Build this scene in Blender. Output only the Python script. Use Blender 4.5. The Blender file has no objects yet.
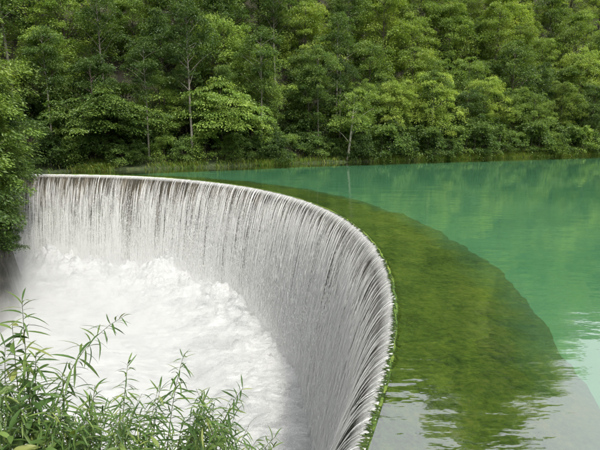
import bpy, math
import numpy as np
from mathutils import Vector, Matrix

# ------------------------------------------------------------------ camera, sky, sun, exposure
sc = bpy.context.scene
COL = sc.collection
R_ = math.radians
CAM_H = 4.0
PITCH = 12.0
cam = bpy.data.cameras.new('camera')
cam.sensor_width = 36.0
cam.lens = 36.0 * 453.0 / 600.0
cam.clip_start = 0.05
cam.clip_end = 2000
cam_o = bpy.data.objects.new('camera', cam)
cam_o.location = (0, 0, CAM_H)
cam_o.rotation_euler = (R_(90 - PITCH), 0, 0)
COL.objects.link(cam_o)
sc.camera = cam_o

SUN_EL, SUN_AZ = 60.0, 140.0          # azimuth clockwise from +Y (the view direction)
world = bpy.data.worlds.new('World')
sc.world = world
world.use_nodes = True
wn = world.node_tree
wn.nodes.clear()
wo = wn.nodes.new('ShaderNodeOutputWorld')
wb = wn.nodes.new('ShaderNodeBackground')
wb.inputs['Strength'].default_value = 0.15
sky = wn.nodes.new('ShaderNodeTexSky')
sky.sky_type = 'NISHITA'
sky.sun_disc = False
sky.sun_elevation = R_(SUN_EL)
sky.sun_rotation = R_(SUN_AZ)
sky.air_density = 1.6
sky.dust_density = 6.0
sky.ozone_density = 1.0
whs = wn.nodes.new('ShaderNodeHueSaturation')      # thin white overcast: little blue left
whs.inputs['Saturation'].default_value = 0.12
whs.inputs['Value'].default_value = 1.5
wn.links.new(sky.outputs[0], whs.inputs['Color'])
wn.links.new(whs.outputs[0], wb.inputs['Color'])
wn.links.new(wb.outputs[0], wo.inputs['Surface'])

sun = bpy.data.lights.new('sun', 'SUN')
sun.energy = 3.2
sun.angle = R_(6)
sun.color = (1.0, 0.95, 0.85)
sun_o = bpy.data.objects.new('sun', sun)
sd = Vector((math.sin(R_(SUN_AZ)) * math.cos(R_(SUN_EL)), math.cos(R_(SUN_AZ)) * math.cos(R_(SUN_EL)), math.sin(R_(SUN_EL))))
sun_o.rotation_euler = (-sd).to_track_quat('-Z', 'Y').to_euler()
sun_o.location = sd * 80
COL.objects.link(sun_o)

sc.view_settings.view_transform = 'Standard'
sc.view_settings.look = 'None'
sc.view_settings.exposure = 0.38
sc.view_settings.gamma = 1.0
sc.render.engine = 'CYCLES'
cy = sc.cycles
cy.use_denoising = True
cy.use_adaptive_sampling = True
cy.adaptive_threshold = .025
cy.max_bounces = 8
cy.diffuse_bounces = 3
cy.glossy_bounces = 3
cy.transmission_bounces = 4
cy.transparent_max_bounces = 24
cy.volume_bounces = 1
cy.caustics_reflective = False
cy.caustics_refractive = False
cy.sample_clamp_indirect = 6.0

rng = np.random.default_rng(7)

# ------------------------------------------------------------------ helpers
def vnoise(x, y, seed=0):
    """2-D value noise in [-1, 1]"""
    x = np.asarray(x, float); y = np.asarray(y, float)
    tab = np.random.default_rng(1000 + seed).random((64, 64)) * 2 - 1
    xi = np.floor(x).astype(int); yi = np.floor(y).astype(int)
    fx = x - xi; fy = y - yi
    fx = fx * fx * (3 - 2 * fx); fy = fy * fy * (3 - 2 * fy)
    a = tab[xi % 64, yi % 64]; b = tab[(xi + 1) % 64, yi % 64]
    c = tab[xi % 64, (yi + 1) % 64]; d = tab[(xi + 1) % 64, (yi + 1) % 64]
    return (a * (1 - fx) + b * fx) * (1 - fy) + (c * (1 - fx) + d * fx) * fy

def fbm(x, y, octv=4, seed=0, gain=.5):
    t = 0; amp = 1.0; s = 0
    for k in range(octv):
        t = t + amp * vnoise(x * 2 ** k + 17.3 * k, y * 2 ** k - 9.1 * k, seed + k)
        s += amp; amp *= gain
    return t / s

def raw_mesh(name, V, loops, starts, totals, smooth=False, attrs=None, uv=None):
    me = bpy.data.meshes.new(name)
    V = np.ascontiguousarray(V, dtype=np.float32)
    me.vertices.add(len(V)); me.vertices.foreach_set('co', V.ravel())
    loops = np.ascontiguousarray(loops, dtype=np.int32)
    me.loops.add(len(loops)); me.loops.foreach_set('vertex_index', loops)
    me.polygons.add(len(starts))
    me.polygons.foreach_set('loop_start', np.ascontiguousarray(starts, dtype=np.int32))
    me.polygons.foreach_set('loop_total', np.ascontiguousarray(totals, dtype=np.int32))
    me.polygons.foreach_set('use_smooth', np.full(len(starts), smooth))
    me.update(calc_edges=True)
    if attrs:
        for k, a in attrs.items():
            at = me.attributes.new(k, 'FLOAT', 'POINT')
            at.data.foreach_set('value', np.ascontiguousarray(a, dtype=np.float32))
    if uv is not None:
        l = me.uv_layers.new(name='UVMap')
        l.data.foreach_set('uv', np.ascontiguousarray(uv[loops], dtype=np.float32).ravel())
    me.validate()
    return me

def quad_mesh(name, V, Q, **kw):
    Q = np.asarray(Q, np.int32).reshape(-1, 4)
    n = len(Q)
    return raw_mesh(name, V, Q.ravel(), np.arange(n) * 4, np.full(n, 4), **kw)

def tri_mesh(name, V, T, **kw):
    T = np.asarray(T, np.int32).reshape(-1, 3)
    n = len(T)
    return raw_mesh(name, V, T.ravel(), np.arange(n) * 3, np.full(n, 3), **kw)

def grid_quads(nu, nv, flip=False):
    i = np.arange(nu - 1)[:, None] * nv + np.arange(nv - 1)[None, :]
    q = np.stack([i, i + nv, i + nv + 1, i + 1], -1).reshape(-1, 4)
    return q[:, ::-1] if flip else q

def link(name, me, mat=None, parent=None, label=None, cat=None, group=None, kind=None):
    o = bpy.data.objects.new(name, me)
    COL.objects.link(o)
    if mat is not None and me is not None and not me.materials:
        me.materials.append(mat)
    if parent is not None:
        o.parent = parent
    for k, v in (('label', label), ('category', cat), ('group', group), ('kind', kind)):
        if v: o[k] = v
    return o

def tube(path, rad, sides=6, cap=True):
    """verts and quads of a tapered tube along a polyline"""
    P = np.asarray(path, float); n = len(P)
    rad = np.asarray(rad, float) * np.ones(n)
    T = np.gradient(P, axis=0)
    T /= np.linalg.norm(T, axis=1)[:, None] + 1e-9
    ref = np.array([0.0, 0.0, 1.0]) if abs(T[:, 2]).mean() < .8 else np.array([1.0, 0.0, 0.0])
    A = np.cross(T, ref); A /= np.linalg.norm(A, axis=1)[:, None] + 1e-9
    B = np.cross(T, A)
    a = np.linspace(0, 2 * np.pi, sides, endpoint=False)
    V = P[:, None, :] + rad[:, None, None] * (np.cos(a)[None, :, None] * A[:, None, :] + np.sin(a)[None, :, None] * B[:, None, :])
    V = V.reshape(-1, 3)
    Q = []
    for i in range(n - 1):
        for k in range(sides):
            k2 = (k + 1) % sides
            Q.append((i * sides + k, i * sides + k2, (i + 1) * sides + k2, (i + 1) * sides + k))
    return V, np.array(Q)

class Acc:
    def __init__(s): s.V = []; s.Q = []; s.n = 0; s.a = []
    def add(s, V, Q, att=None):
        s.V.append(V); s.Q.append(np.asarray(Q) + s.n); s.n += len(V)
        if att is not None: s.a.append(att)
    def mesh(s, name, **kw):
        return quad_mesh(name, np.concatenate(s.V), np.concatenate(s.Q), **kw)

# ------------------------------------------------------------------ node materials
def new_mat(name):
    m = bpy.data.materials.new(name); m.use_nodes = True
    t = m.node_tree; t.nodes.clear()
    out = t.nodes.new('ShaderNodeOutputMaterial')
    return m, t, out

def N(t, typ, **kw):
    n = t.nodes.new(typ)
    for k, v in kw.items():
        if k in n.inputs.keys(): n.inputs[k].default_value = v
        else: setattr(n, k, v)
    return n

def ramp(t, fac, stops):
    r = t.nodes.new('ShaderNodeValToRGB')
    e = r.color_ramp.elements
    while len(e) < len(stops): e.new(0.5)
    for i, (p, c) in enumerate(stops):
        e[i].position = p
        e[i].color = (*c, 1) if len(c) == 3 else c
    t.links.new(fac, r.inputs['Fac'])
    return r.outputs['Color']

def math_n(t, op, a, b=None, c=None, clamp=False):
    n = t.nodes.new('ShaderNodeMath'); n.operation = op; n.use_clamp = clamp
    for i, v in enumerate((a, b, c)):
        if v is None: continue
        if isinstance(v, (int, float)): n.inputs[i].default_value = v
        else: t.links.new(v, n.inputs[i])
    return n.outputs[0]

def noise_n(t, vec, scale, detail=3, rough=.5, dist=0.0):
    n = N(t, 'ShaderNodeTexNoise', Scale=scale, Detail=detail, Roughness=rough, Distortion=dist)
    if vec is not None: t.links.new(vec, n.inputs['Vector'])
    return n.outputs['Fac']

def bump_n(t, h, strength, dist=0.02):
    b = N(t, 'ShaderNodeBump', Strength=strength, Distance=dist)
    t.links.new(h, b.inputs['Height'])
    return b.outputs[0]

def leaf_mat(name, cols, trans=.35, rough=.45, spec=.3):
    """leaves: per-leaf tint attribute picks along cols; per-tree random shifts it"""
    m, t, out = new_mat(name)
    at = N(t, 'ShaderNodeAttribute', attribute_name='tint')
    oi = N(t, 'ShaderNodeObjectInfo')
    f = math_n(t, 'ADD', math_n(t, 'MULTIPLY', at.outputs['Fac'], .65), math_n(t, 'MULTIPLY', oi.outputs['Random'], .35))
    c = ramp(t, f, cols)
    hs = N(t, 'ShaderNodeHueSaturation')
    t.links.new(c, hs.inputs['Color'])
    t.links.new(math_n(t, 'MULTIPLY_ADD', oi.outputs['Random'], .46, .80), hs.inputs['Value'])
    bs = N(t, 'ShaderNodeBsdfPrincipled', Roughness=rough)
    bs.inputs['Specular IOR Level'].default_value = spec
    t.links.new(hs.outputs[0], bs.inputs['Base Color'])
    tr = N(t, 'ShaderNodeBsdfTranslucent')
    g = N(t, 'ShaderNodeMixRGB', blend_type='MULTIPLY'); g.inputs[0].default_value = 1.0
    t.links.new(hs.outputs[0], g.inputs[1]); g.inputs[2].default_value = (1.25, 1.25, .5, 1)
    t.links.new(g.outputs[0], tr.inputs['Color'])
    mx = N(t, 'ShaderNodeMixShader'); mx.inputs[0].default_value = trans
    t.links.new(bs.outputs[0], mx.inputs[1]); t.links.new(tr.outputs[0], mx.inputs[2])
    t.links.new(mx.outputs[0], out.inputs['Surface'])
    return m

def simple_mat(name, c1, c2, scale=4.0, rough=.8, bump=.4, bdist=.03, detail=5, spec=.3):
    m, t, out = new_mat(name)
    tc = N(t, 'ShaderNodeTexCoord')
    n = noise_n(t, tc.outputs['Object'], scale, detail, .6)
    c = ramp(t, n, [(.3, c1), (.7, c2)])
    bs = N(t, 'ShaderNodeBsdfPrincipled', Roughness=rough)
    bs.inputs['Specular IOR Level'].default_value = spec
    t.links.new(c, bs.inputs['Base Color'])
    n2 = noise_n(t, tc.outputs['Object'], scale * 3, 4, .65)
    t.links.new(bump_n(t, n2, bump, bdist), bs.inputs['Normal'])
    t.links.new(bs.outputs[0], out.inputs['Surface'])
    return m

M = {}
M['bark'] = simple_mat('bark', (.035, .028, .02), (.10, .085, .065), 6)
M['pale_bark'] = simple_mat('pale_bark', (.28, .26, .21), (.50, .47, .40), 5)
M['soil'] = simple_mat('soil', (.016, .017, .009), (.055, .048, .024), .9, bump=.8, bdist=.15)
M['rock'] = simple_mat('rock', (.035, .036, .028), (.14, .13, .10), 1.1, bump=.9, bdist=.2)
M['leaf_dark'] = leaf_mat('leaf_dark', [(0, (.030, .066, .016)), (.5, (.070, .126, .028)), (1, (.150, .210, .048))])
M['leaf_mid'] = leaf_mat('leaf_mid', [(0, (.050, .102, .020)), (.5, (.120, .192, .037)), (1, (.225, .300, .065))])
M['leaf_lime'] = leaf_mat('leaf_lime', [(0, (.095, .160, .026)), (.5, (.170, .245, .042)), (1, (.285, .345, .075))])
M['leaf_near'] = leaf_mat('leaf_near', [(0, (.020, .052, .013)), (.5, (.052, .106, .023)), (.8, (.11, .165, .04)), (1, (.21, .20, .06))], trans=.35, rough=.5, spec=.3)
M['grass'] = leaf_mat('grass', [(0, (.05, .11, .018)), (.5, (.10, .17, .030)), (1, (.24, .23, .07))])
M['stem'] = simple_mat('stem', (.05, .07, .02), (.10, .12, .04), 20, bump=.2)

# ------------------------------------------------------------------ the plan of the place
DC = np.array([-23.6, 14.72]); DR = 26.32            # centre and radius of the curved weir crest
OC = np.array([-23.06, 16.24]); OR_ = 29.15           # outer edge of its sloping mossy back, 0.4 m down
POOL_Z = -9.2
KP = 1.85                                            # fall profile: drop = KP * d^2

far_x = np.array([-90, -60, -34, -26, -16, -5.5, 0, 20, 47, 90, 150.])
far_y = np.array([10, 24, 37, 41.6, 45.5, 50.3, 53.6, 61, 71, 79, 84.])
def far_bank(x): return np.interp(x, far_x, far_y)
left_y = np.array([-60, -15, 5, 20, 30, 36, 41, 60.])
left_x = np.array([-52, -34, -25, -20.4, -21.2, -24.4, -28.0, -29.])
def left_bank(y): return np.interp(y, left_y, left_x)
near_x = np.array([-60, -40, -24, -14, -8, -3, -.5, .5, 10, 40, 110, 150.])
near_y = np.array([-50, -30, -12, 2, 4.2, 4.0, 3.2, 2.4, 2.0, -2, -6, -8.])
def near_bank(x): return np.interp(x, near_x, near_y)

def hill(d, x, y):
    d = np.maximum(d, 0)
    az = np.degrees(np.arctan2(x, np.maximum(y, 1)))
    ridge = 76 + 60 * np.exp(-((az - 24.5) / 5.5) ** 2) + 8 * np.exp(-((az - 34) / 5) ** 2) - 4 * np.exp(-((az - 15) / 4) ** 2)
    pk = np.exp(-((az - 24.5) / 4.8) ** 2)
    z = .55 * np.minimum(d, 9) + 1.0 * np.maximum(d - 9, 0) + .75 * pk * np.maximum(d - 24, 0)
    return np.minimum(z, ridge)

def ground_z(x, y):
    x = np.asarray(x, float); y = np.asarray(y, float)
    n = fbm(x * .35, y * .35, 4, 3)
    n2 = fbm(x * 1.1, y * 1.1, 3, 9)
    r = np.hypot(x - DC[0], y - DC[1])
    floor = np.where((r > DR - 1.1) & (y > near_bank(x) - 1), -3.0, POOL_Z - 1.2)
    sf = (y - far_bank(x)) * .87
    zf = np.where(sf > 0, .22 + .12 * np.minimum(sf, 2) + hill(sf - 1, x, y), .22 + np.where(r < DR - .5, 12.0, 1.6) * sf) + n * np.clip(sf, 0, 4) * .25
    sl = (left_bank(y) - x) * .9 + .5 * n
    zl = np.where(sl > 0, .3 + hill(sl, x, y) * .75, .3 + 9 * sl) + n2 * .5
    sn = near_bank(x) - y
    zn = np.where(sn > 0, .35 + np.minimum(sn * .82, 2.05) + .45 * np.maximum(sn - 9, 0).clip(0, 60), .35 + 4.5 * sn) + np.where(sn > 3, 0, n2 * .08)
    z = np.maximum(np.maximum(floor, zf), zn)
    return np.where(y < 44, np.maximum(z, zl), z)

# ground sheet: fine near the water, coarse beyond
gx = np.unique(np.concatenate([np.arange(-420, -60, 20.), np.arange(-60, 62, .62), np.arange(62, 130, 2.), np.arange(130, 440, 20.)]))
gy = np.unique(np.concatenate([np.arange(-300, -30, 15.), np.arange(-30, 76, .62), np.arange(76, 140, 2.), np.arange(140, 460, 20.)]))
X, Y = np.meshgrid(gx, gy, indexing='ij')
Z = ground_z(X, Y)
V = np.stack([X, Y, Z], -1).reshape(-1, 3)

def ground_material():
    m, t, out = new_mat('ground')
    g = N(t, 'ShaderNodeNewGeometry')
    sp = N(t, 'ShaderNodeSeparateXYZ'); t.links.new(g.outputs['Normal'], sp.inputs[0])
    n = noise_n(t, g.outputs['Position'], .9, 6, .65)
    soil = ramp(t, n, [(.3, (.012, .012, .006)), (.55, (.030, .026, .012)), (.75, (.030, .042, .012))])
    rock = ramp(t, noise_n(t, g.outputs['Position'], 1.6, 6, .7), [(.32, (.010, .012, .008)), (.5, (.035, .034, .024)), (.7, (.10, .09, .07))])
    pz = N(t, 'ShaderNodeSeparateXYZ'); t.links.new(g.outputs['Position'], pz.inputs[0])
    gm_ = N(t, 'ShaderNodeMixRGB'); t.links.new(math_n(t, 'MULTIPLY', math_n(t, 'SUBTRACT', 1.1, pz.outputs['Z']), 1.6, clamp=True), gm_.inputs[0])
    t.links.new(soil, gm_.inputs[1]); t.links.new(ramp(t, noise_n(t, g.outputs['Position'], 2.2, 5, .7), [(.35, (.014, .026, .006)), (.6, (.036, .055, .010)), (.75, (.075, .065, .022))]), gm_.inputs[2])
    soil = gm_.outputs[0]
    mx = N(t, 'ShaderNodeMixRGB')
    st = math_n(t, 'SUBTRACT', 1.0, math_n(t, 'MULTIPLY_ADD', sp.outputs['Z'], 3.0, -1.1, clamp=True))
    t.links.new(st, mx.inputs[0]); t.links.new(soil, mx.inputs[1]); t.links.new(rock, mx.inputs[2])
    bs = N(t, 'ShaderNodeBsdfPrincipled', Roughness=.85)
    t.links.new(mx.outputs[0], bs.inputs['Base Color'])
    t.links.new(bump_n(t, noise_n(t, g.outputs['Position'], 3.5, 6, .7), .9, .25), bs.inputs['Normal'])
    t.links.new(bs.outputs[0], out.inputs['Surface'])
    return m
link('ground', quad_mesh('ground', V, grid_quads(len(gx), len(gy)), smooth=True), ground_material(), kind='structure')

# ------------------------------------------------------------------ the weir
TH0, TH1 = R_(-37), R_(107)
def polar(th, r):
    return np.stack([DC[0] + r * np.cos(th), DC[1] + r * np.sin(th)], -1)
nth = 620
th = np.linspace(TH0, TH1, nth)
# width of the mossy back along each bearing
u = np.stack([np.cos(th), np.sin(th)], -1)
w_ = DC - OC
bq = (u * w_).sum(1)
W = -bq + np.sqrt(bq ** 2 - (w_ ** 2).sum() + OR_ ** 2) - DR
W = np.maximum(W, .7)

weir = link('curved_weir', None, label='curved weir wall with green mossy back sloping under the water', cat='weir')
# downstream face + crest + solid base (behind the falling water)
zz = np.concatenate([[0.0, .02, .07, .16], np.linspace(.35, 10.6, 26)])
dface = np.sqrt(zz / KP) * .74 - .10
prof = [(d, -.075 - z) for d, z in zip(dface, zz)]
prof = [(-1.2, -10.6), (-1.2, -.55), (-.5, -.25)] + prof
PV = np.zeros((nth, len(prof), 3))
for k, (d, z) in enumerate(prof):
    rough = .05 * fbm(th * DR * 1.3, np.full(nth, z * 1.1), 3, 21) if k > 5 else 0
    PV[:, k, :2] = polar(th, DR - d - rough)
    PV[:, k, 2] = z

def wall_mat():
    m, t, out = new_mat('weir_wall')
    tc = N(t, 'ShaderNodeTexCoord')
    mp = N(t, 'ShaderNodeMapping'); mp.inputs['Scale'].default_value = (1, 1, .3)
    t.links.new(tc.outputs['Object'], mp.inputs['Vector'])
    n = noise_n(t, mp.outputs[0], 1.6, 6, .65)
    c = ramp(t, n, [(.28, (.022, .022, .015)), (.5, (.06, .052, .036)), (.72, (.15, .125, .085))])
    bs = N(t, 'ShaderNodeBsdfPrincipled', Roughness=.45)
    t.links.new(c, bs.inputs['Base Color'])
    t.links.new(bump_n(t, noise_n(t, mp.outputs[0], 7, 5, .7), .8, .08), bs.inputs['Normal'])
    t.links.new(bs.outputs[0], out.inputs['Surface'])
    return m
link('wall', quad_mesh('weir_wall', PV.reshape(-1, 3), grid_quads(nth, len(prof)), smooth=True), wall_mat(), weir)

# mossy back, running from the crest down under the reservoir
nu = 60
uu = np.linspace(0, 1.12, nu) ** 1.15
lipd = np.array([.10, .075, .05, .025])
AV = np.zeros((nth, nu, 3))
rr = DR + uu[None, :] * W[:, None] + 0 * th[:, None]
AV[..., 0] = DC[0] + rr * np.cos(th)[:, None]
AV[..., 1] = DC[1] + rr * np.sin(th)[:, None]
edge = .07 * fbm(AV[..., 0] * .6, AV[..., 1] * .6, 4, 31)
lump = .035 * fbm(AV[..., 0] * 2.2, AV[..., 1] * 2.2, 4, 33)
AV[..., 2] = np.minimum(-.055 - .36 * uu[None, :] ** 1.15 + edge * uu[None, :] + lump, -.018)
rag = .09 * fbm(th * DR * 1.9, 0 * th, 4, 37)
for k_, ld in enumerate(lipd):
    AV[:, k_, :2] = polar(th, DR - ld - rag * (ld / .10) + .01)
    AV[:, k_, 2] = -.010 - KP * np.maximum(ld + rag * (ld / .10), 0) ** 2 + .02 * vnoise(th * DR * 5, 0 * th + k_, 39) * (k_ > 0)
def moss_mat():
    m, t, out = new_mat('moss')
    tc = N(t, 'ShaderNodeTexCoord')
    n1 = noise_n(t, tc.outputs['Object'], .7, 6, .65, .8)
    n2 = noise_n(t, tc.outputs['Object'], 7.0, 8, .8, .2)
    f = math_n(t, 'ADD', math_n(t, 'MULTIPLY', n1, .40), math_n(t, 'MULTIPLY', n2, .60))
    c = ramp(t, f, [(.37, (.014, .040, .006)), (.45, (.066, .142, .015)), (.52, (.150, .250, .027)), (.59, (.265, .310, .045)), (.69, (.36, .25, .10))])
    bs = N(t, 'ShaderNodeBsdfPrincipled', Roughness=.9)
    sz_ = N(t, 'ShaderNodeSeparateXYZ'); t.links.new(tc.outputs['Object'], sz_.inputs[0])
    dp = math_n(t, 'MULTIPLY', math_n(t, 'SUBTRACT', -.29, math_n(t, 'MULTIPLY_ADD', n1, .12, math_n(t, 'SUBTRACT', sz_.outputs['Z'], .06))), 1 / .16, clamp=True)
    depth_haze = N(t, 'ShaderNodeMixRGB'); t.links.new(math_n(t, 'MULTIPLY', dp, .6), depth_haze.inputs[0])   # water haze painted into the colour, growing towards the deep edge
    t.links.new(c, depth_haze.inputs[1]); depth_haze.inputs[2].default_value = (.11, .33, .20, 1)
    t.links.new(depth_haze.outputs[0], bs.inputs['Base Color'])
    t.links.new(bump_n(t, n2, 1.0, .12), bs.inputs['Normal'])
    t.links.new(bs.outputs[0], out.inputs['Surface'])
    return m
link('mossy_back', quad_mesh('mossy_back', AV.reshape(-1, 3), grid_quads(nth, nu, True), smooth=True), moss_mat(), weir)
# ragged moss tufts along the crest
tuf = Acc()
nt = 3600
tt = rng.uniform(R_(-30), R_(60), nt); rdx = np.abs(rng.normal(0, .06, nt))
ang = rng.uniform(0, 6.283, nt); L = rng.uniform(.04, .15, nt)
base = np.concatenate([polar(tt, DR - .06 + rdx), np.full((nt, 1), -.015)], 1)
dirv = np.stack([np.cos(ang) * .8, np.sin(ang) * .8, rng.uniform(.0, .25, nt)], -1)
dirv[:, 2] -= .18
dirv[:, :2] -= 1.3 * np.stack([np.cos(tt), np.sin(tt)], -1)
dirv /= np.linalg.norm(dirv, axis=1)[:, None]
side = np.cross(dirv, [0, 0, 1.0]); side /= np.linalg.norm(side, axis=1)[:, None]
TV = np.stack([base - side * .02, base + side * .02, base + dirv * L[:, None] + side * .006, base + dirv * L[:, None] - side * .006], 1)
moss_t = quad_mesh('moss_tufts', TV.reshape(-1, 3), np.arange(nt * 4).reshape(-1, 4), attrs={'tint': np.repeat(rng.random(nt), 4)})
M['wet_moss'] = leaf_mat('wet_moss', [(0, (.012, .026, .005)), (.5, (.030, .055, .009)), (1, (.075, .105, .018))], trans=.15)
link('moss_tuft', moss_t, M['wet_moss'], weir, kind='stuff')

# ------------------------------------------------------------------ water
bedx = np.arange(-40, 152, 4.0); bedy = np.arange(-12, 96, 4.0)
BX, BY = np.meshgrid(bedx, bedy, indexing='ij')
# the tint sheet starts under the mossy back and is a polar sheet around the weir centre
nr = 26
rb = np.concatenate([[0.0], np.geomspace(2, 190, nr - 1)])
th2 = np.linspace(R_(-60), R_(99), 160)
u2 = np.stack([np.cos(th2), np.sin(th2)], -1); b2 = (u2 * w_).sum(1)
W2 = np.maximum(-b2 + np.sqrt(np.maximum(b2 ** 2 - (w_ ** 2).sum() + OR_ ** 2, 0)) - DR, .7)
BR = DR + .55 * W2[:, None] + rb[None, :]
BV = np.stack([DC[0] + BR * np.cos(th2)[:, None], DC[1] + BR * np.sin(th2)[:, None], np.full(BR.shape, -.40)], -1)
BV[:, 0, 2] = -.9
def lake_tint_mat():
    m, t, out = new_mat('lake_tint_sheet')
    tc = N(t, 'ShaderNodeTexCoord')
    n = noise_n(t, tc.outputs['Object'], .12, 4, .55, .4)
    c = ramp(t, n, [(.3, (.110, .325, .175)), (.7, (.160, .390, .215))])  # green scattered by the water, painted on this shallow sheet
    bs = N(t, 'ShaderNodeBsdfPrincipled', Roughness=1.0)
    bs.inputs['Specular IOR Level'].default_value = 0
    t.links.new(c, bs.inputs['Base Color'])
    t.links.new(bs.outputs[0], out.inputs['Surface'])
    return m
link('lake_tint_sheet', quad_mesh('lake_tint_sheet', BV.reshape(-1, 3), grid_quads(len(th2), nr, True), smooth=True), lake_tint_mat(), kind='structure')

def water_mat():
    m, t, out = new_mat('reservoir_water')
    g = N(t, 'ShaderNodeNewGeometry')
    mp = N(t, 'ShaderNodeMapping'); mp.inputs['Scale'].default_value = (.55, 1.25, 1)
    t.links.new(g.outputs['Position'], mp.inputs['Vector'])
    n1 = noise_n(t, mp.outputs[0], .55, 2, .45)
    n2 = noise_n(t, mp.outputs[0], 2.6, 3, .5)
    h = math_n(t, 'ADD', math_n(t, 'MULTIPLY', n1, .8), math_n(t, 'MULTIPLY', n2, .2))
    # ripples gather towards the lip of the weir
    vl = N(t, 'ShaderNodeVectorMath', operation='DISTANCE'); t.links.new(g.outputs['Position'], vl.inputs[0]); vl.inputs[1].default_value = (DC[0], DC[1], 0)
    nearlip = math_n(t, 'SUBTRACT', 1.0, math_n(t, 'MULTIPLY', math_n(t, 'SUBTRACT', vl.outputs['Value'], DR), 1 / 14.0, clamp=True))
    bpn = N(t, 'ShaderNodeBump', Distance=.25); t.links.new(h, bpn.inputs['Height'])
    t.links.new(math_n(t, 'MULTIPLY_ADD', nearlip, .13, .055), bpn.inputs['Strength'])
    bp = bpn.outputs[0]
    fr = N(t, 'ShaderNodeFresnel', IOR=1.75); t.links.new(bp, fr.inputs['Normal'])
    tr = N(t, 'ShaderNodeBsdfTransparent'); tr.inputs['Color'].default_value = (.90, .98, .94, 1)
    gl = N(t, 'ShaderNodeBsdfGlossy', Roughness=.03); gl.inputs['Color'].default_value = (1, 1, 1, 1)
    t.links.new(bp, gl.inputs['Normal'])
    mx = N(t, 'ShaderNodeMixShader')
    t.links.new(math_n(t, 'MULTIPLY_ADD', fr.outputs[0], .72, .28), mx.inputs[0])
    t.links.new(tr.outputs[0], mx.inputs[1]); t.links.new(gl.outputs[0], mx.inputs[2])
    t.links.new(mx.outputs[0], out.inputs['Surface'])
    return m
rw = np.concatenate([-np.array([.01]), np.geomspace(.05, 190, 30) - .05])
WV = np.zeros((len(th), len(rw), 3))
WR = DR + rw
WV[..., 0] = DC[0] + WR[None, :] * np.cos(th)[:, None]
WV[..., 1] = DC[1] + WR[None, :] * np.sin(th)[:, None]
WV[..., 2] = np.where(rw < 0, -KP * rw ** 2, 0)[None, :]
link('reservoir_water', quad_mesh('reservoir_water', WV.reshape(-1, 3), grid_quads(len(th), len(rw), True), smooth=True), water_mat(), kind='structure')

# falling water: film with gaps + thousands of threads and drops
def film_mat(name, seed, dens):
    m, t, out = new_mat(name)
    uvn = N(t, 'ShaderNodeUVMap')
    def st(sx, sy, ox):
        mp = N(t, 'ShaderNodeMapping'); mp.inputs['Scale'].default_value = (sx, sy, 1); mp.inputs['Location'].default_value = (ox, seed * 3.1, seed)
        t.links.new(uvn.outputs[0], mp.inputs['Vector']); return mp.outputs[0]
    a = noise_n(t, st(8.0, .03, seed), 1.0, 4, .72, .05)      # long gaps between strands
    b = noise_n(t, st(24, .12, 5 + seed), 1.0, 2, .6, .08)     # threads
    c = noise_n(t, st(20, 8.0, 9 + seed), 1.0, 3, .7, .4)   # breaking up into drops
    sp = N(t, 'ShaderNodeSeparateXYZ'); t.links.new(uvn.outputs[0], sp.inputs[0])
    k = math_n(t, 'MULTIPLY', math_n(t, 'SUBTRACT', sp.outputs['Y'], .4), .20, clamp=True)
    f1 = math_n(t, 'ADD', math_n(t, 'MULTIPLY', a, 1.0), math_n(t, 'MULTIPLY', b, .50))
    f2 = math_n(t, 'MULTIPLY', math_n(t, 'SUBTRACT', c, .5), math_n(t, 'MULTIPLY_ADD', k, 2.6, .08))
    f = math_n(t, 'ADD', f1, f2)
    thin = math_n(t, 'MULTIPLY', math_n(t, 'MULTIPLY', math_n(t, 'SUBTRACT', sp.outputs['X'], 20.0), 1 / 18.0, clamp=True), .13)
    al = math_n(t, 'MULTIPLY', math_n(t, 'SUBTRACT', math_n(t, 'SUBTRACT', f, thin), .74 - dens), 11.0, clamp=True)
    lipb = math_n(t, 'MULTIPLY', math_n(t, 'SUBTRACT', 1.0, math_n(t, 'MULTIPLY', sp.outputs['Y'], 2.2, clamp=True)), math_n(t, 'MULTIPLY', b, 1.0))
    al = math_n(t, 'MAXIMUM', al, lipb)
    bs = N(t, 'ShaderNodeBsdfPrincipled', Roughness=.35)
    bs.inputs['Base Color'].default_value = (.84, .85, .83, 1)
    hb = math_n(t, 'ADD', b, c)
    t.links.new(bump_n(t, hb, .9, .06), bs.inputs['Normal'])
    t.links.new(math_n(t, 'MULTIPLY', al, .9), bs.inputs['Alpha'])
    t.links.new(bs.outputs[0], out.inputs['Surface'])
    return m

fall = link('waterfall', None, label='white curtain of falling water streaming over the curved weir', cat='waterfall')
FT0, FT1 = R_(-35), R_(106)
def film(off, nz=40, nt_=560, seed=0):
    t_ = np.linspace(FT0, FT1, nt_)
    z = np.concatenate([[.004, .012, .03, .07], np.linspace(.09, 1.0, nz - 4) ** 1.6 * 9.6])
    d = np.sqrt(z / KP) + off * np.minimum(1, z)
    s = np.concatenate([[0], np.cumsum(np.hypot(np.diff(d), np.diff(z)))])
    P = np.zeros((nt_, nz, 3))
    wob = .05 * fbm(t_[:, None] * DR * 2.2 + 0 * z[None, :], z[None, :] * .35 + 0 * t_[:, None], 3, 40 + seed) * np.minimum(1, z)[None, :]
    r = DR - d[None, :] - wob
    P[..., 0] = DC[0] + r * np.cos(t_)[:, None]; P[..., 1] = DC[1] + r * np.sin(t_)[:, None]
    P[..., 2] = -z[None, :] - .012
    UV = np.zeros((nt_, nz, 2)); UV[..., 0] = (t_ * DR)[:, None]; UV[..., 1] = s[None, :]
    return quad_mesh('water_film', P.reshape(-1, 3), grid_quads(nt_, nz), smooth=True, uv=UV.reshape(-1, 2))
link('water_film', film(0.0, seed=0), film_mat('water_film_inner', 1.0, -.02), fall)
link('water_film', film(.10, seed=5), film_mat('water_film_outer', 4.0, -.12), fall)

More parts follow.
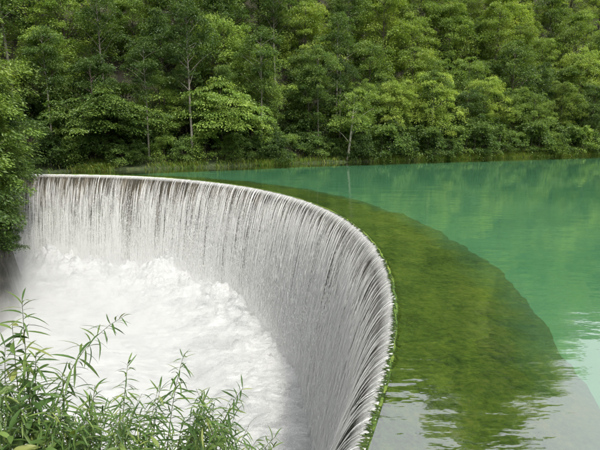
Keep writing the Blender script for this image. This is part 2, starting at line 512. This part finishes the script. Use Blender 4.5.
def thread_mesh(n, zlo, zhi, llo, lhi, rlo, rhi, spread, name, clus=True, pw=.85):
    """spindle-shaped runs of water along the fall's curve"""
    t_ = rng.uniform(FT0, FT1, n)
    if clus:
        keep = vnoise(t_ * DR * 2.3, np.zeros(n), 77) * .6 + rng.random(n) > .25
        t_ = t_[keep]; n = len(t_)
    z0 = zlo + (zhi - zlo) * rng.random(n) ** pw
    L = rng.uniform(llo, lhi, n) * (.5 + .12 * z0)
    rad = rng.uniform(rlo, rhi, n)
    off = np.abs(rng.normal(0, spread, n)) * np.minimum(1, z0) + .01
    rings = 7
    ks = np.linspace(0, 1, rings) ** 1.15; rs = np.array([.3, .8, 1.0, 1.0, .9, .6, .1])
    a = np.array([0, 2.094, 4.189])
    V = np.zeros((n, rings, 3, 3))
    drift = rng.normal(0, .006, n)
    for i in range(rings):
        z = z0 + L * ks[i]
        d = np.sqrt(z / KP) + off
        tc = t_ + drift * ks[i] * L / DR
        for j in range(3):
            r = DR - d - rad * rs[i] * np.cos(a[j])
            tt_ = tc + rad * rs[i] * np.sin(a[j]) / DR
            V[:, i, j, 0] = DC[0] + r * np.cos(tt_); V[:, i, j, 1] = DC[1] + r * np.sin(tt_)
            V[:, i, j, 2] = -z
    q = []
    for i in range(rings - 1):
        for j in range(3):
            q.append((i * 3 + j, i * 3 + (j + 1) % 3, (i + 1) * 3 + (j + 1) % 3, (i + 1) * 3 + j))
    Q = (np.arange(n)[:, None, None] * rings * 3 + np.array(q)[None]).reshape(-1, 4)
    return quad_mesh(name, V.reshape(-1, 3), Q, smooth=True)
def foam_simple(name, col, rough=.4, trans=.25):
    m, t, out = new_mat(name)
    bs = N(t, 'ShaderNodeBsdfPrincipled', Roughness=rough); bs.inputs['Base Color'].default_value = (*col, 1)
    tl = N(t, 'ShaderNodeBsdfTranslucent'); tl.inputs['Color'].default_value = (*col, 1)
    mx = N(t, 'ShaderNodeMixShader'); mx.inputs[0].default_value = trans
    t.links.new(bs.outputs[0], mx.inputs[1]); t.links.new(tl.outputs[0], mx.inputs[2])
    t.links.new(mx.outputs[0], out.inputs['Surface'])
    return m
M['white_water'] = foam_simple('white_water', (.82, .83, .82))
link('water_threads', thread_mesh(17000, .06, 6.5, 1.6, 4.5, .004, .011, .035, 'water_threads'), M['white_water'], fall, kind='stuff')
link('water_drops', thread_mesh(26000, .8, 9.0, .08, .40, .004, .011, .09, 'water_drops', False, .55), M['white_water'], fall, kind='stuff')

# plunge pool
res = .17
fx = np.arange(-40, 4, res); fy = np.arange(-14, 41.5, res)
FX, FY = np.meshgrid(fx, fy, indexing='ij')
r = np.hypot(FX - DC[0], FY - DC[1])
foot = DR - 2.25 - r                                   # distance from the foot of the fall
b1 = fbm(FX * .28, FY * .28, 4, 51); b2_ = fbm(FX * .9, FY * .9, 4, 55); b3 = np.abs(fbm(FX * 2.4, FY * 2.4, 4, 59))
b4 = fbm(FX * 5.5, FY * 5.5, 3, 63)
FZ = POOL_Z + .5 * b1 + .16 * b2_ + .10 * b3 + .05 * b4 + np.clip((FY - 6) / 17, .2, 2.0) * (1.1 + .6 * b1 + .35 * b2_ + .35 * b4) * np.exp(-(np.maximum(foot, 0) / 3.4) ** 2)
foam = quad_mesh('plunge_pool', np.stack([FX, FY, FZ], -1).reshape(-1, 3), grid_quads(len(fx), len(fy)), smooth=True)
import bmesh
bm = bmesh.new(); bm.from_mesh(foam)
kill = [v for v in bm.verts if math.hypot(v.co.x - DC[0], v.co.y - DC[1]) > DR - 1.1]
bmesh.ops.delete(bm, geom=kill, context='VERTS'); bm.to_mesh(foam); bm.free()
def foam_mat():
    m, t, out = new_mat('foam')
    g = N(t, 'ShaderNodeNewGeometry')
    mp = N(t, 'ShaderNodeMapping'); mp.inputs['Rotation'].default_value = (0, 0, R_(62)); mp.inputs['Scale'].default_value = (.32, 1.15, 1)
    t.links.new(g.outputs['Position'], mp.inputs['Vector'])
    n = noise_n(t, mp.outputs[0], .8, 6, .65, .7)
    n2 = noise_n(t, mp.outputs[0], 4.5, 6, .75, .5)
    f = math_n(t, 'ADD', math_n(t, 'MULTIPLY', n, .7), math_n(t, 'MULTIPLY', n2, .3))
    c = ramp(t, f, [(.33, (.16, .18, .18)), (.43, (.36, .375, .38)), (.54, (.54, .55, .55))])
    bs = N(t, 'ShaderNodeBsdfPrincipled', Roughness=.6)
    t.links.new(c, bs.inputs['Base Color'])
    t.links.new(bump_n(t, n2, .9, .25), bs.inputs['Normal'])
    t.links.new(bs.outputs[0], out.inputs['Surface'])
    return m
link('plunge_pool', foam, foam_mat(), kind='structure')

# thrown drops and drifting mist over the foot of the fall
def drops(n, name):
    t_ = rng.uniform(FT0, FT1, n)
    ft = np.abs(rng.normal(0, 2.6, n)) - .3
    hgt = rng.exponential(.75, n) + .9
    rr_ = DR - 2.25 - ft
    c = np.stack([DC[0] + rr_ * np.cos(t_), DC[1] + rr_ * np.sin(t_), POOL_Z + 1.6 * np.exp(-(ft / 3) ** 2) + hgt - .3], -1)
    rad = rng.uniform(.004, .014, n)
    hs_ = np.clip((c[:, 1] - 2) / 30, .25, 1.2); c[:, 2] = POOL_Z + (c[:, 2] - POOL_Z) * hs_
    oc = np.array([(1, 0, 0), (-1, 0, 0), (0, 1, 0), (0, -1, 0), (0, 0, 1.5), (0, 0, -1.5)])
    V = c[:, None, :] + rad[:, None, None] * oc[None]
    T = np.array([(0, 2, 4), (2, 1, 4), (1, 3, 4), (3, 0, 4), (2, 0, 5), (1, 2, 5), (3, 1, 5), (0, 3, 5)])
    return tri_mesh(name, V.reshape(-1, 3), (np.arange(n)[:, None, None] * 6 + T[None]).reshape(-1, 3), smooth=True)
link('spray', drops(46000, 'spray'), M['white_water'], kind='stuff', label='fine white spray thrown up at the foot of the fall', cat='spray')

def mist_mat():
    m, t, out = new_mat('mist')
    g = N(t, 'ShaderNodeNewGeometry')
    n = noise_n(t, g.outputs['Position'], .8, 4, .65, .2)
    sp = N(t, 'ShaderNodeSeparateXYZ'); t.links.new(g.outputs['Position'], sp.inputs[0])
    top = math_n(t, 'MINIMUM', math_n(t, 'MAXIMUM', math_n(t, 'MULTIPLY', math_n(t, 'SUBTRACT', sp.outputs['Y'], 7.0), .20), 1.3), 6.2)
    hz = math_n(t, 'DIVIDE', math_n(t, 'SUBTRACT', sp.outputs['Z'], POOL_Z + .5), top, clamp=True)
    lo = math_n(t, 'POWER', math_n(t, 'SUBTRACT', 1.0, hz), 2.0)
    dn = math_n(t, 'MULTIPLY', math_n(t, 'SUBTRACT', n, .28), 2.4, clamp=True)
    d = math_n(t, 'MULTIPLY', math_n(t, 'MULTIPLY', lo, dn), .6)
    vs = N(t, 'ShaderNodeVolumePrincipled'); vs.inputs['Color'].default_value = (.97, .98, .98, 1); vs.inputs['Anisotropy'].default_value = .1
    t.links.new(d, vs.inputs['Density'])
    t.links.new(vs.outputs[0], out.inputs['Volume'])
    return m
mt = np.linspace(R_(-30), R_(104), 80)
mp_ = [(DR - 1.3, POOL_Z - .3), (DR - 1.3, POOL_Z + 6.2), (DR - 2.2, POOL_Z + 7.0), (DR - 7, POOL_Z + 6.4), (DR - 14, POOL_Z + 3.0), (DR - 16, POOL_Z - .3)]
MV = np.stack([np.concatenate([polar(mt, rr0), np.full((80, 1), z0)], 1) for rr0, z0 in mp_], 1)
nm = len(mp_)
Q = []
for i in range(79):
    for k in range(nm):
        k2 = (k + 1) % nm
        Q.append((i * nm + k, (i + 1) * nm + k, (i + 1) * nm + k2, i * nm + k2))
loops = np.array(Q).ravel().tolist() + list(range(nm)) + [79 * nm + k for k in range(nm)][::-1]
nq = len(Q)
mist = raw_mesh('mist', MV.reshape(-1, 3), loops, list(np.arange(nq) * 4) + [nq * 4, nq * 4 + nm], [4] * nq + [nm, nm])
link('mist', mist, mist_mat(), kind='stuff', label='white mist hanging over the foot of the fall', cat='mist')
cy.volume_step_rate = .12
cy.volume_max_steps = 96

# ------------------------------------------------------------------ trees
def leaves_on(cent, R, nl, droop, ll, rg, flat=.16, out=None):
    """leaf quads scattered in flattened sprays. cent (S,3), R (S,), nl per spray, out (S,2)"""
    S = len(cent)
    idx = np.repeat(np.arange(S), nl)
    n = len(idx)
    a = rg.uniform(0, 6.283, n); q = np.sqrt(rg.random(n))
    R0 = R[idx] * q
    o = out[idx]
    px = np.cos(a) * R0; py = np.sin(a) * R0
    along = px * o[:, 0] + py * o[:, 1]
    pz = -droop * R0 * q - .22 * along + rg.normal(0, flat, n) * R[idx]
    P = cent[idx] + np.stack([px, py, pz], -1)
    # leaf direction: outward in the spray
    da = a + rg.normal(0, .8, n)
    D = np.stack([np.cos(da) + .7 * o[:, 0], np.sin(da) + .7 * o[:, 1], rg.normal(-.35, .35, n)], -1)
    D /= np.linalg.norm(D, axis=1)[:, None]
    Nn = np.stack([rg.normal(0, .45, n), rg.normal(0, .45, n), np.ones(n)], -1)
    Sd = np.cross(D, Nn); Sd /= np.linalg.norm(Sd, axis=1)[:, None] + 1e-9
    Up = np.cross(Sd, D)
    l = ll * rg.uniform(.6, 1.25, n)[:, None]; w = l * rg.uniform(.20, .30, n)[:, None]
    V = np.stack([P, P + D * l * .45 + Sd * w + Up * w * .25, P + D * l - Up * l * .12, P + D * l * .45 - Sd * w + Up * w * .25], 1)
    tint = np.clip(rg.normal(.45, .2, n) + .36 * (rg.random(S) - .5)[idx] * 2, 0, 1)
    return V.reshape(-1, 3), np.repeat(tint, 4)

def make_tree(seed, H, cw, base_f, S, nl, ll, spray, shape='dome', lean=0.0, droop=.30, trunk_r=.16, ntr=1, flat=.24):
    rg = np.random.default_rng(seed)
    ch = H * (1 - base_f)
    # spray centres
    v = rg.random(S) ** .8
    ang = rg.uniform(0, 6.283, S)
    if shape == 'dome': prof_ = np.sqrt(np.clip(1 - (v * 1.02 - .15) ** 2 / .9, .02, 1))
    elif shape == 'tall': prof_ = .45 + .55 * np.sin(np.pi * np.clip(v * .95 + .08, 0, 1))
    elif shape == 'flat': prof_ = np.sqrt(np.clip(1 - v ** 2, .03, 1)) * (.75 + .25 * rg.random(S)); 
    else: prof_ = (1 - v) ** .7 + .15
    rad = cw / 2 * prof_ * np.clip(rg.random(S) ** .42, .12, 1)
    lob = 1 + .30 * np.sin(ang * 3 + seed + 4 * v) + .16 * np.sin(ang * 5 + 2 * seed) + .10 * rg.normal(0, 1, S)
    rad = rad * lob
    z = H * base_f + v * ch * .95
    bx = lean * z / H
    C = np.stack([bx + rad * np.cos(ang), rad * np.sin(ang), z + rg.normal(0, .25, S)], -1)
    R = spray * rg.uniform(.5, 1.45, S) * (1 - .35 * v)
    out = np.stack([np.cos(ang), np.sin(ang)], -1)
    LV, tint = leaves_on(C, R, nl, droop, ll, rg, flat, out)
    crown = quad_mesh('crown', LV, np.arange(len(LV)).reshape(-1, 4), attrs={'tint': tint})
    acc = Acc()
    for k in range(ntr):
        n = 9
        tz = np.linspace(-.6, H * .93, n)
        ox = 0 if ntr == 1 else rg.normal(0, .35); oy = 0 if ntr == 1 else rg.normal(0, .35)
        px = ox + lean * tz / H + np.cumsum(rg.normal(0, .02 * H / 10, n)) + (0 if ntr == 1 else rg.normal(0, .08) * tz)
        py = oy + np.cumsum(rg.normal(0, .02 * H / 10, n))
        path = np.stack([px, py, tz], -1)
        acc.add(*tube(path, trunk_r * (1.15 - .95 * np.linspace(0, 1, n)) / (1 if ntr == 1 else 1.5), 7))
    nb = min(S, 22)
    for i in rg.choice(S, nb, replace=False):
        c = C[i]; z0 = max(c[2] - rg.uniform(.3, .9) * abs(rad[i]) - .2, H * base_f * .55)
        p0 = np.array([np.interp(z0, tz, px), np.interp(z0, tz, py), z0])
        mid = (p0 + c) / 2 + np.array([0, 0, .15 * rad[i]])
        ts = np.linspace(0, 1, 5)[:, None]
        path = (1 - ts) ** 2 * p0 + 2 * ts * (1 - ts) * mid + ts ** 2 * c
        acc.add(*tube(path, trunk_r * .30 * (1 - .8 * np.linspace(0, 1, 5)), 5))
    return acc.mesh('trunk', smooth=True), crown

KINDS = {}
def kind(key, leaf, bark, **kw):
    tr, cr = make_tree(**kw)
    tr.materials.append(M[bark]); cr.materials.append(M[leaf])
    KINDS[key] = (tr, cr)
kind('layered_a', 'leaf_mid', 'bark', seed=1, H=11, cw=8.5, base_f=.28, S=95, nl=190, ll=.215, spray=1.15, shape='dome')
kind('layered_b', 'leaf_mid', 'bark', seed=2, H=12, cw=7.5, base_f=.25, S=100, nl=170, ll=.21, spray=1.05, shape='tall')
kind('layered_c', 'leaf_lime', 'bark', seed=3, H=12, cw=8.5, base_f=.22, S=105, nl=190, ll=.215, spray=1.1, shape='dome')
kind('lime_b', 'leaf_lime', 'bark', seed=4, H=13, cw=7.0, base_f=.25, S=95, nl=190, ll=.215, spray=1.05, shape='tall')
kind('dark_a', 'leaf_dark', 'bark', seed=5, H=13, cw=7.0, base_f=.35, S=90, nl=190, ll=.215, spray=1.05, shape='tall')
kind('dark_b', 'leaf_dark', 'bark', seed=6, H=11, cw=8.0, base_f=.3, S=90, nl=190, ll=.215, spray=1.1, shape='dome')
M['grey_bark'] = simple_mat('grey_bark', (.13, .12, .10), (.28, .26, .22), 5)
kind('slim', 'leaf_dark', 'grey_bark', seed=7, H=15, cw=5.0, base_f=.55, S=52, nl=170, ll=.21, spray=.95, shape='tall', trunk_r=.13)
kind('flat_low', 'leaf_mid', 'bark', seed=8, H=5.0, cw=8.4, base_f=.36, S=120, nl=180, ll=.2, spray=.95, shape='flat', trunk_r=.10, droop=.2, flat=.10)
kind('shrub_a', 'leaf_mid', 'bark', seed=9, H=3.2, cw=3.8, base_f=.1, S=46, nl=110, ll=.19, spray=.65, shape='dome', trunk_r=.05, ntr=3)
kind('shrub_b', 'leaf_dark', 'bark', seed=10, H=2.6, cw=4.0, base_f=.08, S=46, nl=110, ll=.19, spray=.65, shape='dome', trunk_r=.05, ntr=3)
kind('pale_trunk', 'leaf_mid', 'pale_bark', seed=11, H=9.5, cw=5.4, base_f=.42, S=64, nl=170, ll=.21, spray=.95, shape='dome', trunk_r=.17, lean=.9)

TREE_COUNT = [0]
def plant(key, name, x, y, s, label, cat='tree', group=None, rz=None, z=None, sz=None):
    tr, cr = KINDS[key]
    zg = float(ground_z(x, y)) if z is None else z
    e = link(name, None, label=label, cat=cat, group=group)
    e.location = (x, y, zg - .05)
    e.rotation_euler = (0, 0, rng.uniform(0, 6.283) if rz is None else rz)
    e.scale = (s, s, s if sz is None else sz)
    link('trunk', tr, None, e); link('crown', cr, None, e)
    TREE_COUNT[0] += 1
    return e

def pix(px, py, y):
    """a point on the photo's ray through (px, py) at depth y"""
    a = (px - 300) / 453; b = -(py - 225) / 453
    c, s = math.cos(R_(PITCH)), math.sin(R_(PITCH))
    d = np.array([a, c + b * s, -s + b * c])
    return np.array([0, 0, CAM_H]) + d * (y / d[1])

G1 = 'forest trees on the far slope'
LAB = {'layered_a': 'broad mid green tree', 'layered_b': 'tall mid green tree with stacked boughs', 'layered_c': 'broad yellow green tree',
       'lime_b': 'tall narrow yellow green tree', 'dark_a': 'tall dark green tree', 'dark_b': 'broad dark green tree',
       'slim': 'slim dark tree with bare grey trunk'}
ROWL = ['in the front row of forest by the water', 'behind the front row of forest', 'in the third rank of the forest wall', 'in the middle of the forest slope', 'on the upper forest slope'] + ['high on the hill above the lake'] * 4
rows = [(3.4, 4.8, .80, .62), (8.0, 5.2, 1.0, .66), (13.5, 5.4, 1.08, .72), (19, 5.8, 1.1, .8), (26, 6.6, 1.2, .9), (35, 8.2, 1.5, 1.0), (47, 9.5, 1.8, 1.0), (60, 11, 2.0, 1.0), (74, 12.5, 2.1, 1.0)]
for ri, (d, stp, s0, limeb) in enumerate(rows):
    x = -46 + rng.uniform(0, 3) - d * .25
    xe = 62 + d * .55
    while x < xe:
        xx = x + rng.normal(0, .5); dd = d + rng.normal(0, .9)
        y = float(far_bank(xx)) + dd / .87
        # yellow-green trees to the right and high up, dark ones low on the left
        pl = np.clip((xx + 6) / 34 + .10 * (ri - 1), .03, .8) * limeb
        q = rng.random()
        if q < pl: key = rng.choice(['layered_c', 'lime_b'])
        elif q < pl + .34: key = rng.choice(['layered_a', 'layered_b'])
        elif ri < 3 and xx < 14 and q > .72: key = 'slim'
        else: key = rng.choice(['dark_a', 'dark_b', 'layered_b'])
        key = str(key)
        plant(key, 'forest_tree', xx, y, s0 * rng.uniform(.85, 1.15), LAB[key] + ' ' + (ROWL[ri] if ri else 'in the front row by the water'), group=G1)
        x += stp * rng.uniform(.8, 1.25)

# low trees and shrubs on the far bank
p = pix(105, 150, 46.5); plant('flat_low', 'spreading_tree', p[0], 46.6, 1.3, 'low spreading bright green tree over the dark bank beside the weir end', rz=.4)
p = pix(222, 150, 51); plant('flat_low', 'spreading_tree', p[0], 51.4, 1.3, 'low spreading bright green tree arching over the water beside the grassy bank', rz=2.2, sz=1.5)
p = pix(347, 160, 57.5); plant('pale_trunk', 'pale_trunk_tree', p[0], 56.4, .92, 'small tree with short bare whitish trunk standing on the grassy bank', rz=.2)
for (px_, dd, sc_) in ((150, 2.2, .8), (193, 1.9, 1.08), (262, 2.6, .95), (318, 3.0, .85), (430, 2.6, .7)):
    xx = 0.0
    for _ in range(6):                                  # where the ray over that pixel meets the bank line
        yy = float(far_bank(xx)) + dd; xx = (px_ - 300) / 453 * yy * .995
    plant('slim', 'forest_tree', xx, yy, sc_, 'slim dark tree with bare grey trunk standing at the waterline', group='slim trees at the waterline')
GS = 'shrubs along the far bank'
SL = {'shrub_a': 'mid green shrub at the far edge of the water', 'shrub_b': 'dark green shrub at the far edge of the water'}
for x in np.arange(-24, 60, 1.9):
    xx = x + rng.normal(0, .5)
    big = xx > 7
    k = 'shrub_a' if rng.random() < (.65 if big else .2) else 'shrub_b'
    plant(k, 'bank_shrub', xx, float(far_bank(xx)) + (rng.uniform(.5, 1.5) if big else rng.uniform(1.2, 2.6)), rng.uniform(.8, 1.3) * (1.15 if big else .85), SL[k], 'shrub', GS)
UL = {'shrub_a': 'mid green undergrowth shrub among the forest trunks', 'shrub_b': 'dark green undergrowth shrub among the forest trunks'}
for dd, stp in ((4.6, 2.4), (7.5, 3.0), (11.5, 3.6), (16, 4.2), (21, 4.6)):
    for x in np.arange(-34, 50, stp):
        xx = x + rng.normal(0, .7)
        if xx < 2 and rng.random() < .12: continue
        k = 'shrub_a' if rng.random() < .1 + .4 * (xx > 8) else 'shrub_b'  # canopy shade put into leaf colour: nearly all darker shrubs towards the left
        plant(k, 'undergrowth_shrub', xx, float(far_bank(xx)) + dd + rng.normal(0, .6), rng.uniform(.9, 1.5), UL[k], 'shrub', 'undergrowth between the trees')

# left bank beside the foot of the fall
GL = 'trees on the steep left bank'
for (x, y, k, s) in [(-23.2, 30.0, 'layered_a', .85), (-24.4, 33.5, 'layered_b', 1.0), (-23.2, 26.0, 'layered_b', .9), (-25.5, 37.5, 'dark_b', .9), (-27, 31, 'layered_c', 1.15), (-28.5, 36.5, 'dark_a', 1.2), (-31, 34, 'layered_c', 1.4), (-29.5, 41.5, 'layered_b', 1.1)]:
    plant(k, 'bank_tree', x, y, s, {'layered_a': 'mid green tree overhanging the cliff at the side of the plunge pool', 'layered_b': 'tall mid green tree on the steep bank beside the plunge pool', 'dark_b': 'broad dark tree where the weir meets the steep bank', 'dark_a': 'tall dark tree above the steep bank beside the plunge pool', 'layered_c': 'yellow green tree high on the steep bank beside the plunge pool'}[k], group=GL)
for (x, y, dz, k, s) in [(-20.4, 31.2, -1.0, 'shrub_a', 1.25), (-19.5, 29.2, -1.6, 'shrub_a', 1.25), (-18.9, 27.2, -2.0, 'shrub_b', 1.3), (-21.6, 33.6, -.8, 'shrub_a', 1.3), (-23.0, 36.4, -.6, 'shrub_b', 1.2), (-24.4, 38.6, -.2, 'shrub_b', 1.1), (-20.9, 32.4, -2.4, 'shrub_a', 1.0), (-19.9, 30.3, -3.0, 'shrub_a', .95), (-19.2, 28.6, -3.4, 'shrub_b', .95), (-20.0, 31.2, -4.6, 'shrub_b', .6), (-20.5, 30.8, 1.2, 'shrub_a', 1.5), (-21.8, 33.2, 1.6, 'shrub_a', 1.6), (-20.2, 28.4, 1.0, 'shrub_a', 1.5)]:
    plant(k, 'cliff_shrub', x - 1.0, y, s, 'leafy mid green shrub hanging from the cliff beside the white water' if k == 'shrub_a' else 'leafy dark green shrub hanging from the cliff beside the white water', 'shrub', 'shrubs hanging on the left cliff', z=dz)

# trees behind the camera's bank (they only close the valley)
for (x, y) in [(-16, -12), (-9, -16), (2, -15), (11, -14), (20, -16), (31, -17)]:
    k = str(rng.choice(['layered_a', 'dark_a', 'layered_b']))
    plant(k, 'forest_tree', x, y, 1.0, 'forest tree behind the viewing bank', group='trees behind the viewing bank')

# grass on the far bank
ng = 40000
gx_ = rng.uniform(-26, 58, ng); gd = rng.uniform(-.35, 1.7, ng)
dens = vnoise(gx_ * .35, np.zeros(ng), 91)
keep = (dens + rng.random(ng) * 1.3 - .6 * (gx_ < -9) > .15); gx_ = gx_[keep]; gd = gd[keep]; ng = len(gx_)
gy_ = far_bank(gx_) + gd / .87
gz_ = ground_z(gx_, gy_)
hgt = rng.uniform(.18, .55, ng)
ang = rng.uniform(0, 6.283, ng)
b = np.stack([gx_, gy_, np.maximum(gz_, -.05) - .03], -1)
tip = b + np.stack([np.cos(ang) * hgt * .5, np.sin(ang) * hgt * .5 - .2, hgt], -1)
mid = b * .45 + tip * .55 + np.array([0, 0, .12]) * hgt[:, None]
sv = np.stack([-np.sin(ang), np.cos(ang), np.zeros(ng)], -1) * .035
GV = np.stack([b - sv, b + sv, mid + sv * .8, mid - sv * .8, tip], 1)
fq = np.arange(ng)[:, None] * 5
loops = np.concatenate([np.concatenate([fq + np.array([[0, 1, 2, 3]]), fq + np.array([[3, 2, 4]])], 1).ravel()])
starts = (np.arange(ng)[:, None] * 7 + np.array([[0, 4]])).ravel(); tots = np.tile([4, 3], ng)
gm = raw_mesh('bank_grass', GV.reshape(-1, 3), loops, starts, tots, attrs={'tint': np.repeat(rng.random(ng), 5)})
link('bank_grass', gm, M['grass'], kind='stuff', label='strip of tall yellow green grass along the far water edge', cat='grass')

# ------------------------------------------------------------------ foreground plants
def leaf_mesh(i, broad=False):
    rg = np.random.default_rng(300 + i + 50 * broad)
    n = 6
    s = np.linspace(0, 1, n)
    w = (.12 if broad else .05) * np.sin(np.pi * np.clip(s * .93 + .05, 0, 1)) ** (.8 if broad else .75) * rg.uniform(.85, 1.2)
    w[-1] = .003; w[0] = .006
    cv = rg.uniform(.10, .7)
    z = -cv * s ** 2; x = s * (1 - .12 * cv); y = rg.uniform(-.08, .08) * s ** 2
    V = np.zeros((n, 3, 3))
    V[:, 0] = np.stack([x, y - w, z + w * .35], -1); V[:, 1] = np.stack([x, y, z], -1); V[:, 2] = np.stack([x, y + w, z + w * .35], -1)
    return quad_mesh('leaf', V.reshape(-1, 3), grid_quads(n, 3), smooth=True, attrs={'tint': np.repeat(np.full(n, rg.uniform(.1, .9)), 3)})
LEAF = [leaf_mesh(i) for i in range(8)]
LEAFB = [leaf_mesh(i, True) for i in range(5)]
for l in LEAF + LEAFB: l.materials.append(M['leaf_near'])
GF = 'weeds on the near bank'
def weed(tip, root, bow, nl, ll, label, broad=False, start=.25, name='leafy_weed', thick=.006):
    tip = np.array(tip, float); root = np.array(root, float)
    e = link(name, None, label=label, cat='plant', group=GF); e.location = root
    ts = np.linspace(0, 1, 12)[:, None]
    d = tip - root
    ctrl = d * .55 + np.array([-d[0] * .35, 0, d[2] * .22]) * bow
    path = 2 * ts * (1 - ts) * ctrl + ts ** 2 * d
    V, Q = tube(path, thick * (1.1 - .85 * ts[:, 0]), 6)
    st = quad_mesh('stem', V, Q, smooth=True)
    link('stem', st, M['stem'], e)
    a = rng.uniform(0, 6.283)
    T = np.gradient(path, axis=0)
    for k in range(nl):
        f = start + (1 - start) * (k + rng.random() * .6) / nl
        f = min(f, 1.0)
        P = np.array([np.interp(f, ts[:, 0], path[:, i]) for i in range(3)])
        tg = Vector([np.interp(f, ts[:, 0], T[:, i]) for i in range(3)]).normalized()
        a += 2.4 + rng.normal(0, .3)
        el = rng.uniform(-.25, .45) + (.7 if f > .95 else 0)
        q = tg.to_track_quat('Z', 'X')
        dv = q @ Vector((math.cos(a) * math.cos(el), math.sin(a) * math.cos(el), math.sin(el)))
        up = Vector((0, 0, 1)) + .3 * Vector(rng.normal(0, 1, 3).tolist())
        X_ = dv.normalized(); Y_ = up.cross(X_).normalized(); Z_ = X_.cross(Y_)
        L_ = ll * rng.uniform(.65, 1.2) * (1.0 if f < .8 else (1.45 - f * .75))
        me = (LEAFB if broad else LEAF)[int(rng.integers(5 if broad else 8))]
        o = bpy.data.objects.new('leaf', me); COL.objects.link(o); o.parent = e
        m4 = Matrix((X_, Y_, Z_)).transposed().to_4x4() @ Matrix.Diagonal((L_, L_, L_, 1))
        m4.translation = Vector(P.tolist())
        o.matrix_local = m4
    return e
def near_root(x, y):
    return (x, y, float(ground_z(x, y)) - .04)
WL = 'narrow leaved green weed in the thicket on the near bank'
spec = [  # tip pixel, depth, root shift (x, y), leaves, leaf length, bow, label
    ((124, 316), 3.3, (-.85, .0), 34, .17, 1.1, 'tall weed with long narrow leaves arching over the white water'),
    ((22, 300), 3.0, (-.15, .1), 40, .19, .3, 'upright weed with long narrow leaves at the left of the thicket'),
    ((184, 354), 3.4, (-.30, .0), 40, .15, .6, 'bushy narrow leaved weed rising from the middle of the thicket'),
    ((243, 388), 3.2, (-.45, .0), 40, .14, .8, 'leaning narrow leaved weed beside the foot of the fall'),
    ((276, 436), 3.1, (-.45, .0), 36, .12, .8, 'lowest leaning weed at the end of the thicket by the weir'),
    ((128, 362), 3.5, (-.2, .0), 36, .14, .4, WL), ((62, 372), 3.2, (-.1, .1), 38, .16, .3, WL),
    ((95, 385), 3.0, (-.2, .1), 36, .15, .5, WL), ((160, 388), 3.1, (-.2, .0), 38, .15, .4, WL),
    ((205, 398), 3.0, (-.3, .1), 38, .14, .6, WL), ((226, 425), 2.9, (-.3, .1), 36, .13, .6, WL),
    ((36, 352), 2.9, (-.2, .1), 36, .17, .4, WL), ((5, 345), 3.1, (-.2, .1), 36, .17, .4, WL),
    ((140, 412), 2.8, (-.1, .1), 36, .14, .4, WL), ((182, 424), 2.8, (-.2, .1), 36, .13, .4, WL),
    ((60, 412), 2.7, (-.1, .1), 36, .15, .3, WL), ((20, 402), 2.7, (-.1, .1), 36, .15, .3, WL),
    ((100, 425), 2.7, (-.1, .1), 36, .14, .3, WL), ((250, 446), 2.8, (-.2, .1), 30, .12, .4, WL),
]
for (tp, y, (dx, dy), nl, ll, bow, lab) in spec:
    t_ = pix(tp[0], tp[1], y)
    weed(t_, near_root(t_[0] + dx, y + dy), bow, int(nl * 2.1), ll * 1.12, lab)
for k in range(84):                                    # thicket filling the corner
    px = rng.uniform(-15, 275)
    py = np.interp(px, [0, 60, 120, 180, 240, 290], [358, 396, 390, 376, 406, 448]) + abs(rng.normal(0, 32)) + 4
    t_ = pix(px, py, rng.uniform(2.5, 3.5))
    weed(t_, near_root(t_[0] + rng.normal(-.22, .15), t_[1] + .05), 0.8, 44, .14, WL, thick=.0045)
for (tp, y) in [((12, 322), 2.9), ((30, 380), 2.8), ((75, 430), 2.6), ((120, 440), 2.6), ((160, 442), 2.6), ((10, 430), 2.5), ((45, 440), 2.5), ((205, 446), 2.7)]:
    t_ = pix(tp[0], tp[1], y)
    weed(t_, near_root(t_[0] - .1, y + .05), .3, 30, .17, 'bushy green plant with broader leaves low in the near thicket', True, .15, 'broadleaf_weed')
print('trees', TREE_COUNT[0], 'objects', len(bpy.data.objects))
